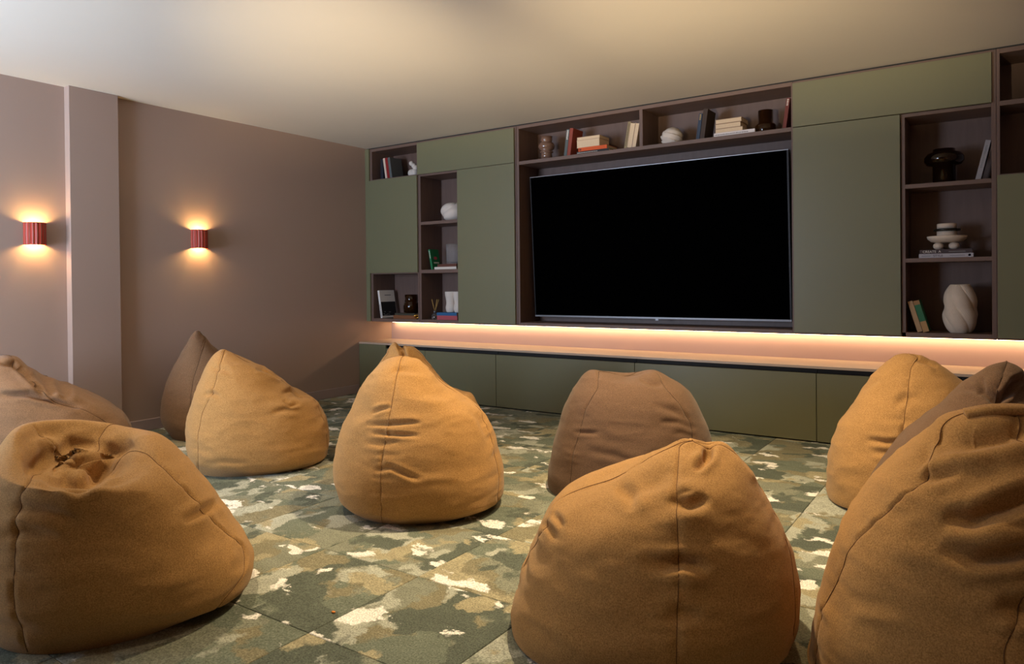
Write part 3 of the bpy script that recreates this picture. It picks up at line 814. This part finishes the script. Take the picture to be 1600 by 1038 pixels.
# --- brown, middle right
bean_bag('M', 'brown bean bag with a broad rounded top in front of the base cabinets', M['brown'], 3.85, 988, [
    (870, None, 1103, None, -.34, .34), (858, 755, 1120, 755, -.43, .42), (856.5, 735, 1122, 732, -.44, .43), (862, 705, 1117, 705, -.43, .42), (870, 673, 1108, 673, -.40, .40),
    (878, 648, 1098, 650, -.37, .37), (886, 625, 1086, 624, -.33, .33), (896, 606, 1070, 606, -.28, .27), (906, 592, 1049, 594, -.21, .20), (917, 583, 1030, 587, -.13, .12), (935, 581, 1008, 586, -.05, .05)], (970, 585),
    [[(936, 582), (934, 606), (914, 641), (906, 676), (895, 708), (891, 745), (890, 790)], [(1026, 586), (1041, 606), (1062, 632), (1080, 664), (1084, 700), (1085, 760)]],
    creases=[([(1020, 632), (1052, 642), (1076, 656)], 5, .008), ([(1030, 660), (1060, 660), (1086, 672)], 4, .007), ([(1050, 680), (1065, 676), (1088, 684)], 4, .005), ([(915, 703), (960, 712), (1000, 725)], 5, .006),
             ([(1000, 592), (1020, 600), (1035, 603)], 4, .014), ([(895, 676), (915, 676), (935, 677)], 3, .008)],
    bumps=[(1020, 584, 22, 9, (0, 0, .02), 1), (925, 581, 18, 8, (0, 0, .012), 1), (980, 588, 20, 8, (0, 0, -.012), 1)], n_seams=4, seed=21, thread=M['thread_d'], wr=0.8)
# --- camel, right
bean_bag('R', 'tall camel bean bag at right in front of the glowing niche', M['camel'], 3.5, 1426, [
    (1312, None, 1535, None, -.32, .34), (1295, 770, 1556, 770, -.40, .42), (1291.5, 738, 1560, 740, -.41, .42), (1294, 708, 1556, 708, -.40, .40), (1301, 682, 1547, 680, -.37, .38),
    (1313, 655, 1535, 650, -.34, .35), (1329, 634, 1522, 622, -.30, .31), (1346, 609, 1505, 600, -.24, .26), (1363, 586, 1482, 582, -.18, .19), (1383, 566, 1459, 567, -.11, .11), (1400, 555, 1440, 557, -.05, .05)], (1420, 552),
    [[(1435, 556), (1423, 575), (1418, 621), (1410, 679), (1405, 760)]],
    creases=[([(1355, 687), (1385, 692), (1412, 690)], 4, .014), ([(1360, 706), (1385, 708), (1405, 700)], 5, .010), ([(1432, 562), (1450, 566), (1465, 573)], 4, .016), ([(1395, 640), (1412, 622), (1440, 620)], 6, .008), ([(1345, 612), (1360, 600), (1375, 590)], 5, .008)],
    n_seams=3, seed=25)
# --- brown, behind the right front one
bean_bag('K', 'dark brown bean bag at right with a knotted tip, between two camel ones', M['brown'], 2.65, 1512, [
    (1355, None, 1672, None, -.30, .32), (1333, 860, 1690, 860, -.38, .40), (1330, 815, 1694, 815, -.39, .40), (1344, 772, 1686, 768, -.37, .38), (1362, 741, 1674, 737, -.35, .36),
    (1385, 710, 1662, 707, -.32, .33), (1410, 682, 1650, 677, -.28, .29), (1441, 656, 1637, 650, -.24, .25), (1470, 633, 1626, 627, -.20, .20), (1500, 604, 1615, 605, -.15, .15), (1524, 584, 1605, 588, -.10, .10), (1547, 570, 1593, 573, -.05, .05)], (1573, 564),
    [], creases=[([(1532, 590), (1536, 612), (1555, 628), (1572, 618), (1585, 598), (1606, 588)], 5, .022), ([(1500, 606), (1520, 610), (1535, 618)], 4, .01)], bumps=[(1560, 598, 20, 16, ('n', .02)), (1590, 612, 16, 14, ('n', -.015))], n_seams=3, seed=29, thread=M['thread_d'])
# --- camel, front right
bean_bag('Z', 'large camel bean bag at the front right corner with deep folds and a handle', M['camel'], 1.95, 1532, [
    (1302, None, 1758, None, -.34, .32), (1266, 1030, 1796, 1030, -.43, .38), (1269, 988, 1796, 988, -.44, .38), (1281, 928, 1786, 928, -.44, .38), (1298, 868, 1770, 868, -.42, .37),
    (1318, 812, 1750, 812, -.40, .36), (1341, 774, 1730, 776, -.37, .34), (1370, 737, 1710, 742, -.34, .31), (1406, 706, 1692, 712, -.29, .27), (1441, 676, 1675, 686, -.23, .22), (1472, 652, 1660, 664, -.16, .16), (1503, 642, 1645, 648, -.09, .09)], (1578, 634),
    [[(1468, 672), (1457, 706), (1450, 745), (1366, 816), (1332, 853), (1313, 902), (1288, 956), (1276, 1036)]],
    creases=[([(1475, 806), (1520, 812), (1560, 796), (1640, 765)], 13, .034), ([(1470, 856), (1522, 874), (1575, 868), (1660, 850)], 12, .028), ([(1462, 694), (1510, 690), (1560, 680), (1640, 660)], 14, .030),
             ([(1430, 748), (1460, 745), (1500, 735)], 9, .014), ([(1560, 940), (1600, 950), (1660, 945)], 16, .016), ([(1425, 735), (1445, 715), (1452, 690)], 7, .012)],
    bumps=[(1505, 718, 30, 12, ('n', .02)), (1565, 838, 45, 12, ('n', .018))], seed=33, n_seams=5)
# --- front centre
bean_bag('F', 'large camel bean bag at the front centre with a notched top', M['camel'], 2.3, 1024, [
    (842, None, 1212, None, -.36, .36), (807, 958, 1236, 968, -.44, .42), (802.5, 940, 1243, 925, -.47, .44), (808, 910, 1243, 892, -.48, .44), (821, 868, 1237, 858, -.46, .43),
    (838, 828, 1222, 822, -.43, .42), (853, 798, 1208, 795, -.40, .39), (874, 777, 1194, 770, -.36, .36), (905, 763, 1182, 748, -.32, .32), (946, 749, 1169, 729, -.27, .27), (985, 733, 1157, 715, -.20, .21), (1014, 713, 1143, 705, -.13, .14), (1040, 698, 1122, 699, -.06, .07)], (1082, 692),
    [[(1063, 686), (1058.5, 744), (1058, 810), (1062, 882), (1059, 960), (1058, 1036)], [(884, 774), (863, 795), (854, 822), (831, 855), (814, 891), (806, 935), (815, 980)], [(1160, 716), (1179, 742), (1195, 775), (1215, 815), (1236, 873), (1240, 930)]],
    creases=[([(1048, 780), (1078, 788), (1108, 780)], 9, .018), ([(1026, 894), (1048, 882), (1066, 878), (1085, 882), (1110, 894)], 9, .018), ([(1085, 735), (1105, 716), (1107, 700)], 6, .020), ([(960, 772), (1000, 764), (1050, 745)], 12, .012),
             ([(1060, 772), (1072, 766), (1085, 768)], 5, .008), ([(850, 815), (862, 830), (868, 845)], 5, .010), ([(862, 800), (872, 812), (880, 825)], 5, .010), ([(965, 760), (985, 775), (985, 800)], 9, .012), ([(1040, 965), (1062, 958), (1095, 962)], 12, .012),
             ([(1000, 870), (1020, 880), (1050, 872)], 10, .008)],
    bumps=[(1066, 686, 20, 12, (0, 0, .022), 1), (1126, 700, 18, 10, (0, 0, .012), 1), (1108, 704, 9, 9, (0, 0, -.022), 1), (1065, 905, 40, 16, ('n', .014)), (1075, 815, 40, 14, ('n', .012))], n_seams=5, seed=37)

# ------------------------------------------------------------------ books and ornaments
def book(label, t, h, dp, mat, loc, lean=0.0, lying=False, rz=0.0, pages_out=False, group=None, marks=None, text=None, spots=None):
    """upright: thickness x, depth y (spine at y=0 facing the room), height z"""
    if lying:
        rot = (0, PI/2, rz)   # thickness becomes vertical
    else:
        rot = (0, lean, rz)
    z = loc[2]
    if not lying and lean > 0: z += t*math.sin(lean)
    if lying: z = loc[2]+t
    root = thing('book', label, 'book', (loc[0], loc[1], z), rot, group)
    if lying:
        root.rotation_mode = 'XYZ'
        root.matrix_world = Matrix.Translation((loc[0], loc[1], loc[2])) @ Matrix.Rotation(rz, 4, 'Z') @ Matrix(((0, 0, 1, 0), (0, 1, 0, 0), (1, 0, 0, 0), (0, 0, 0, 1))) if False else Matrix.Translation((loc[0]+h, loc[1], loc[2])) @ Matrix.Rotation(rz, 4, 'Z') @ Matrix(((0, 0, -1, 0), (0, 1, 0, 0), (1, 0, 0, 0), (0, 0, 0, 1)))
    c = 0.0025
    bm = bmesh.new()
    s0, s1 = (0.0, c) if not pages_out else (dp-c, dp)
    add_box(bm, 0, c, 0, dp, 0, h); add_box(bm, t-c, t, 0, dp, 0, h); add_box(bm, c, t-c, s0, s1, 0, h)
    cov = bm_obj('cover', bm, mat, root)
    y0, y1 = (c, dp-0.005) if not pages_out else (0.002, dp-c)
    box('pages', c, t-c, y0, y1, 0.003, h-0.003, M['pages'], root)
    if marks:                # short printed strokes along the spine
        z0, z1, mm, frac = marks
        bm = bmesh.new(); zz = z0*h
        rnd = random.Random(label)
        while zz < z1*h:
            ln = rnd.uniform(0.004, 0.010)
            add_box(bm, t*(0.5-frac/2), t*(0.5+frac/2*rnd.uniform(0.5, 1)), -0.0006, 0.0, zz, min(zz+ln*0.55, h-0.002)); zz += ln
        bm_obj('lettering', bm, mm, cov)
    return root
def text_on(root, s, size, mat, mw, name='lettering'):
    cu = bpy.data.curves.new('lettering', 'FONT'); cu.body = s; cu.size = size; cu.extrude = 0.0004
    tmp = bpy.data.objects.new('lettering_tmp', cu); C.objects.link(tmp)
    dg = bpy.context.evaluated_depsgraph_get()
    me = bpy.data.meshes.new_from_object(tmp.evaluated_get(dg))
    bpy.data.objects.remove(tmp)
    me.materials.clear()
    o = link(name, me, mat, root); o.matrix_local = mw
    return o
WH = colour(232, 228, 222); BLK = colour(24, 24, 26); GREY = colour(120, 122, 122); INK = colour(40, 36, 36)
OFFW = colour(214, 206, 196)
rad = math.radians
# corner cabinet, top cubby (shelf 2.173)
z = 2.1735
BG = 'books in the top corner cubby'
book('dark navy book standing nearest the side of the top corner cubby', .040, .21, .20, colour(24, 26, 40), (.150, .075, z), 0, group=BG)
book('cream book leaning left in the top corner cubby', .026, .215, .17, colour(216, 194, 176), (.232, .06, z), rad(-9), group=BG)
book('red book leaning in the top corner cubby', .032, .215, .17, colour(140, 22, 24), (.2615, .06, z), rad(-9), group=BG)
book('grey book with cream spine leaning in the top corner cubby', .030, .215, .17, colour(92, 96, 96), (.297, .06, z), rad(-9), group=BG)
t = thing('sculpture', 'white abstract sculpture of rounded lumps in the top corner cubby', 'sculpture', (.545, .13, z))
ball('body', (-.010, 0, .040), .048, M['ceramic'], t, 20, (.95, .9, .85)); ball('shoulder', (.028, 0, .048), .042, M['ceramic'], t, 20, (.75, .9, 1.1))
ball('lump', (.036, 0, .088), .030, M['ceramic'], t); ball('lump', (.012, 0, .112), .026, M['ceramic'], t); ball('head', (-.020, 0, .138), .025, M['ceramic'], t)
# second cabinet
z = 1.7055
t = thing('twisted_vase', 'cream ceramic vase of fat twisted coils in an open cubby', 'vase', (1.045, .15, z))
def coil(th, zz): return 0.80+0.30*np.abs(np.sin(1.0*(th-zz*16)))**0.55
lathe('body', [(.056, 0), (.094, .022), (.114, .060), (.118, .095), (.102, .135), (.074, .163), (.042, .174)], M['ceramic'], t, 72, coil, True, False, 6)
z = 1.2395
b0 = book('white book lying flat under the brown book in the middle cubby', .024, .27, .19, OFFW, (.872, .06, z), lying=True, group='stacked books in the middle cubby')
book('brown book lying flat beneath the ribbed glass vase', .026, .235, .18, colour(96, 52, 36), (.905, .065, z+.0245), lying=True, group='stacked books in the middle cubby')
g = book('green book with a pink oval on its cover, leaning beside a stack', .022, .200, .125, colour(14, 112, 66), (.818, .075, z), rad(-11), marks=(.55, .92, WH, .4))
# pink oval and title on the right-hand cover
bm = bmesh.new(); bmesh.ops.create_circle(bm, cap_ends=True, radius=1, segments=24)
for v in bm.verts: v.co = Vector((.0225, .062+.026*v.co.x, .112+.016*v.co.y))
bm_obj('cover_motif', bm, colour(176, 70, 90), g)
bm = bmesh.new()
for k in range(5): add_box(bm, .0222, .0228, .030+.016*k, .041+.016*k, .058, .072)
bm_obj('lettering', bm, WH, g)
def ribs(th, zz): return 1+0.03*np.cos(14*th)
t = thing('ribbed_vase', 'clear ribbed glass vase on two books in the middle cubby', 'vase', (1.045, .155, z+.0512))
lathe('body', [(.072, 0), (.078, .02), (.078, .12), (.082, .19), (.078, .19), (.074, .12), (.072, .02), (.0, .015)], M['ribglass'], t, 56, ribs, True, False)
# corner cabinet, bottom cubby
z = 0.7555
wb = book('white and black book leaning in the bottom corner cubby', .024, .285, .215, WH, (.150, .055, z), rad(-9), marks=(.05, .5, BLK, .5))
box('cover_print', .0242, .0248, .004, .212, .02, .165, BLK, wb)
box('lettering', .0242, .0248, .07, .16, .23, .238, GREY, wb)
bm = bmesh.new()
rnd = random.Random(4)
for k in range(9):
    y = rnd.uniform(.015, .12); zz = rnd.uniform(.02, .06); add_box(bm, .0248, .0252, y, y+.018, zz, zz+.008)
bm_obj('cover_print', bm, GREY, wb)
book('rust brown book lying flat at the bottom of the corner cubby stack', .034, .31, .20, colour(126, 76, 40), (.330, .05, z), lying=True, group='stacked books in the bottom corner cubby')
book('dark olive book lying on the rust brown book', .020, .27, .19, colour(58, 56, 42), (.345, .055, z+.0345), lying=True, group='stacked books in the bottom corner cubby')
t = thing('amber_jar', 'dark amber glass jar on books in the bottom corner cubby', 'jar', (.485, .15, z+.0552))
lathe('body', [(.060, 0), (.078, .012), (.080, .070), (.074, .100), (.062, .108), (.066, .114), (.066, .185), (.060, .185), (.060, .112), (.070, .098), (.075, .07), (.072, .016), (.0, .012)], M['amber'], t, 40, None, True, False)
gk = tag(tube('gold_knot', [(.652+.026*math.cos(a)*(1+.3*math.cos(3*a)), .042+.012*math.sin(2*a), z+.022+.014*math.sin(a)) for a in np.linspace(0, 2*PI, 40, endpoint=False)], .0075, M['brass'], None, 8, True), 'small gold knot ornament in the bottom corner cubby', 'ornament')
# second cabinet, bottom cubby
t = thing('reed_diffuser', 'small glass reed diffuser with thin sticks in the bottom cubby', 'reed diffuser', (.845, .09, z))
lathe('bottle', [(.030, 0), (.033, .004), (.033, .052), (.012, .058), (.010, .070)], M['clear'], t, 24)
lathe('collar', [(.013, .060), (.013, .084), (.006, .084)], M['silver'], t, 18)
for a, b_ in ((-.042, .01), (-.030, -.012), (.022, .012), (.036, -.010), (.046, .006)):
    tube('reed', [(0, 0, .07), (a, b_, .195)], .0016, M['reed'], t, 5)
book('pink and red book lying flat under the blue book', .040, .25, .19, colour(170, 76, 84), (.905, .05, z), lying=True, group='stacked books in the bottom cubby')
book('blue book lying flat under the white leg shaped vase', .028, .245, .19, colour(30, 92, 140), (.903, .05, z+.0405), lying=True, group='stacked books in the bottom cubby')
t = thing('leg_vase', 'white ceramic vase shaped like two legs on a blue book', 'vase', (1.050, .145, z+.069))
def two(th, zz):
    return 1.0
P = [(.036, 0), (.044, .010), (.050, .045), (.044, .085), (.047, .125), (.054, .165), (.056, .200)]
for s in (-1, 1):
    lathe('leg', P, M['ceramic'], t, 32, None, True, False, 4, (s*.049, 0, 0))
# television shelf, left half
z = 2.1735
t = thing('bulb_vase', 'glossy brown bulbous vase over the television', 'vase', (2.118, .12, z))
lathe('body', [(.048, 0), (.050, .05), (.046, .060), (.060, .066), (.060, .074), (.046, .080), (.068, .098), (.074, .122), (.066, .146), (.045, .158), (.050, .165), (.054, .205), (.050, .205), (.044, .165), (.03, .16)], M['glossbrown'], t, 40, None, True, True)
TG = 'books on the left half of the overhead shelf'
book('grey book with white lettering leaning right over the television', .028, .225, .17, colour(84, 94, 96), (2.335, .045, z), rad(8), group=TG, marks=(.62, .96, WH, .6))
book('red brown book leaning right over the television', .032, .230, .17, colour(140, 62, 46), (2.366, .045, z), rad(8), group=TG)
book('black book with white lettering lying at the bottom under the orange book', .022, .30, .20, BLK, (2.462, .04, z), lying=True, group=TG, marks=(.35, .97, WH, .25))
book('orange book lying flat on the black book', .030, .265, .19, colour(214, 88, 28), (2.480, .04, z+.0225), lying=True, group=TG, marks=(.9, .97, BLK, .6))
book('thick cream paged book lying on the orange book', .062, .215, .17, colour(206, 180, 150), (2.462, .042, z+.053), lying=True, pages_out=True, group=TG)
book('thin cream paged book on top of the stack with the orange book', .026, .215, .17, colour(196, 168, 140), (2.464, .042, z+.1155), lying=True, pages_out=True, group=TG)
for k, (cc, nm) in enumerate((((150, 134, 100), 'olive spined book leaning against the shelf divider, first of three'), ((206, 186, 166), 'cream book leaning against the shelf divider, middle of three'), ((198, 176, 158), 'pale book leaning against the shelf divider, nearest to it'))):
    book(nm, (.022, .040, .034)[k], (.215, .200, .195)[k], .17, colour(*cc), (2.893+(.0, .0245, .067)[k], .05, z), rad(10.5), group='leaning books at the divider', marks=(.1, .9, BLK, .25) if k == 0 else None, pages_out=(k > 0))
# television shelf, right half
t = thing('swirl_sculpture', 'white spiral shell shaped ornament over the television', 'ornament', (3.268, .13, z))
def swirl(th, zz): return 0.92+0.16*((th*2/PI+zz*24) % 1)
lathe('body', [(.062, 0), (.078, .03), (.084, .06), (.076, .09), (.056, .115), (.030, .130), (.006, .138)], M['ceramic'], t, 90, swirl, True, True, 7)
RG = 'books on the right half of the overhead shelf'
book('dark blue book leaning right on the overhead shelf', .026, .195, .17, colour(40, 58, 82), (3.490, .05, z), rad(8), group=RG, marks=(.75, .95, colour(190, 160, 90), .5))
book('dark brown book leaning right on the overhead shelf', .034, .225, .18, colour(58, 42, 34), (3.520, .05, z), rad(8), group=RG)
wbk = book('white book with dark lettering at the bottom of the cream stack', .028, .30, .20, colour(228, 222, 222), (3.632, .04, z), lying=True, group=RG, marks=(.16, .96, INK, .25))
book('cream paged book lying directly on the white lettered book', .030, .205, .16, colour(190, 164, 140), (3.640, .045, z+.0285), lying=True, pages_out=True, group=RG)
book('tan paged book second from the top of the cream stack', .036, .190, .16, colour(150, 120, 96), (3.640, .045, z+.059), lying=True, pages_out=True, group=RG)
book('cream paged book on top of the stack on the overhead shelf', .032, .195, .16, colour(176, 150, 124), (3.642, .043, z+.0955), lying=True, pages_out=True, group=RG)
t = thing('amber_bottle', 'amber glass carafe vase at the right of the overhead shelf', 'vase', (3.985, .13, z))
lathe('body', [(.066, 0), (.072, .010), (.072, .055), (.064, .066), (.052, .070), (.052, .165), (.047, .165), (.047, .072), (.060, .062), (.067, .054), (.066, .012), (0, .008)], M['amber'], t, 40, None, True, False)
book('dark red book leaning against the right end of the overhead shelf', .024, .215, .18, colour(110, 44, 36), (4.122, .05, z), rad(8), group=RG, marks=(.75, .95, WH, .5))
# right cabinet
z = 1.7095
t = thing('mushroom_vase', 'dark amber glass vase with a wide bulging top', 'vase', (5.098, .14, z))
lathe('body', [(.062, 0), (.064, .006), (.064, .115), (.095, .122), (.112, .145), (.112, .170), (.095, .195), (.064, .205), (.062, .222), (.057, .222), (.058, .203), (.09, .19), (.106, .168), (.106, .148), (.09, .128), (.058, .12), (.058, .01), (0, .008)], M['smoke'], t, 44, None, True, False)
book('pale grey book leaning right beside the dark amber vase', .028, .245, .18, colour(150, 146, 150), (5.268, .07, z), rad(13), marks=(.3, .85, GREY, .3))
z = 1.2325
bs_ = book('grey book titled STYLE at the bottom under the footed bowl', .026, .295, .21, colour(170, 166, 172), (4.962, .04, z), lying=True, group='title books under the footed bowl')
bc_ = book('dark book titled CREATE lying on the grey one', .026, .285, .20, colour(66, 52, 54), (4.966, .045, z+.0265), lying=True, group='title books under the footed bowl')
# lettering lies on the spine: book local x is up, local -z runs along the shelf
Mt = lambda x, zz: Matrix(((0, 1, 0, x), (0, 0, -1, -.0004), (-1, 0, 0, zz), (0, 0, 0, 1)))
text_on(bc_, 'CREATE  A', .021, OFFW, Mt(.006, .268))
text_on(bs_, 'STYLE', .020, INK, Mt(.006, .215))
bm = bmesh.new(); add_box(bm, .009, .013, -.0006, 0, .035, .125); bm_obj('lettering', bm, GREY, bc_)
bm = bmesh.new(); add_box(bm, .011, .014, -.0006, 0, .045, .125); add_box(bm, .011, .014, -.0006, 0, .23, .28); bm_obj('lettering', bm, GREY, bs_)
lathe('publisher_mark', [(.0075, -.0005), (.0075, .0)], INK, bs_, 16).matrix_local = Matrix.Translation((.013, 0, .020)) @ Matrix.Rotation(PI/2, 4, 'X')
t = thing('footed_bowl', 'cream footed bowl sculpture with a black ring on two books', 'ornament', (5.112, .14, z+.0528))
for a in (-.046, .040):
    ball('foot', (a, -.03, .0235), .030, M['sand'], t, 24, (1, 1, .80))
ball('foot', (0, .045, .0235), .030, M['sand'], t, 24, (1, 1, .80))
lathe('dish', [(.058, .045), (.088, .052), (.108, .070), (.113, .086), (.110, .087), (.09, .078), (.0, .076)], M['sand'], t, 48)
lathe('lower_drum', [(.056, .078), (.057, .118), (.0, .118)], M['sand'], t, 40)
lathe('ring', [(.050, .119), (.074, .121), (.077, .127), (.074, .133), (.050, .135)], colour(20, 22, 18, 0.3), t, 48)
lathe('upper_drum', [(.055, .136), (.056, .164), (.053, .167), (.0, .167)], M['sand'], t, 40)
z = 0.7545
def swv(th, zz):
    return 0.95+0.13*np.abs(np.cos(2.5*(th+zz*7.0)))**0.7+0.020*np.cos(50*(th+zz*7.0))
t = thing('swirl_vase', 'tall cream ceramic vase with swirling ribs', 'vase', (5.182, .13, z))
lathe('body', [(.052, 0), (.070, .025), (.085, .07), (.090, .115), (.083, .155), (.086, .20), (.080, .245), (.066, .280), (.050, .305), (.046, .302), (.05, .27), (.0, .26)], M['sand'], t, 252, swv, True, False, 7)
og = 'old books in the bottom right cubby'
book('old beige book leaning left in the bottom right cubby', .028, .205, .15, colour(170, 136, 98), (4.952, .05, z), rad(-16), group=og)
ob = book('old green and tan book leaning left beside the beige one', .034, .208, .15, colour(40, 104, 68), (4.984, .05, z), rad(-16), group=og)
box('spine_band', -.0003, .0343, -.0004, .002, .0, .07, colour(170, 132, 84), ob); box('spine_band', -.0003, .0343, -.0004, .002, .180, .208, colour(150, 112, 70), ob)
# crumb on the carpet
p0 = on_plane(521, 958, 2, 0.0)
bm = bmesh.new(); bmesh.ops.create_icosphere(bm, subdivisions=1, radius=.006)
for v in bm.verts: v.co = Vector((v.co.x*1.5+p0[0], v.co.y+p0[1], v.co.z*.5+.003))
tag(bm_obj('paper_scrap', bm, colour(220, 130, 40)), 'tiny orange scrap lying on the carpet', 'scrap')
# handle and folded flap
strip_on_bag('Z', 'handle', [(1508, 648), (1535, 643), (1560, 641), (1590, 640), (1620, 644)], .045, .010, M['camel'])
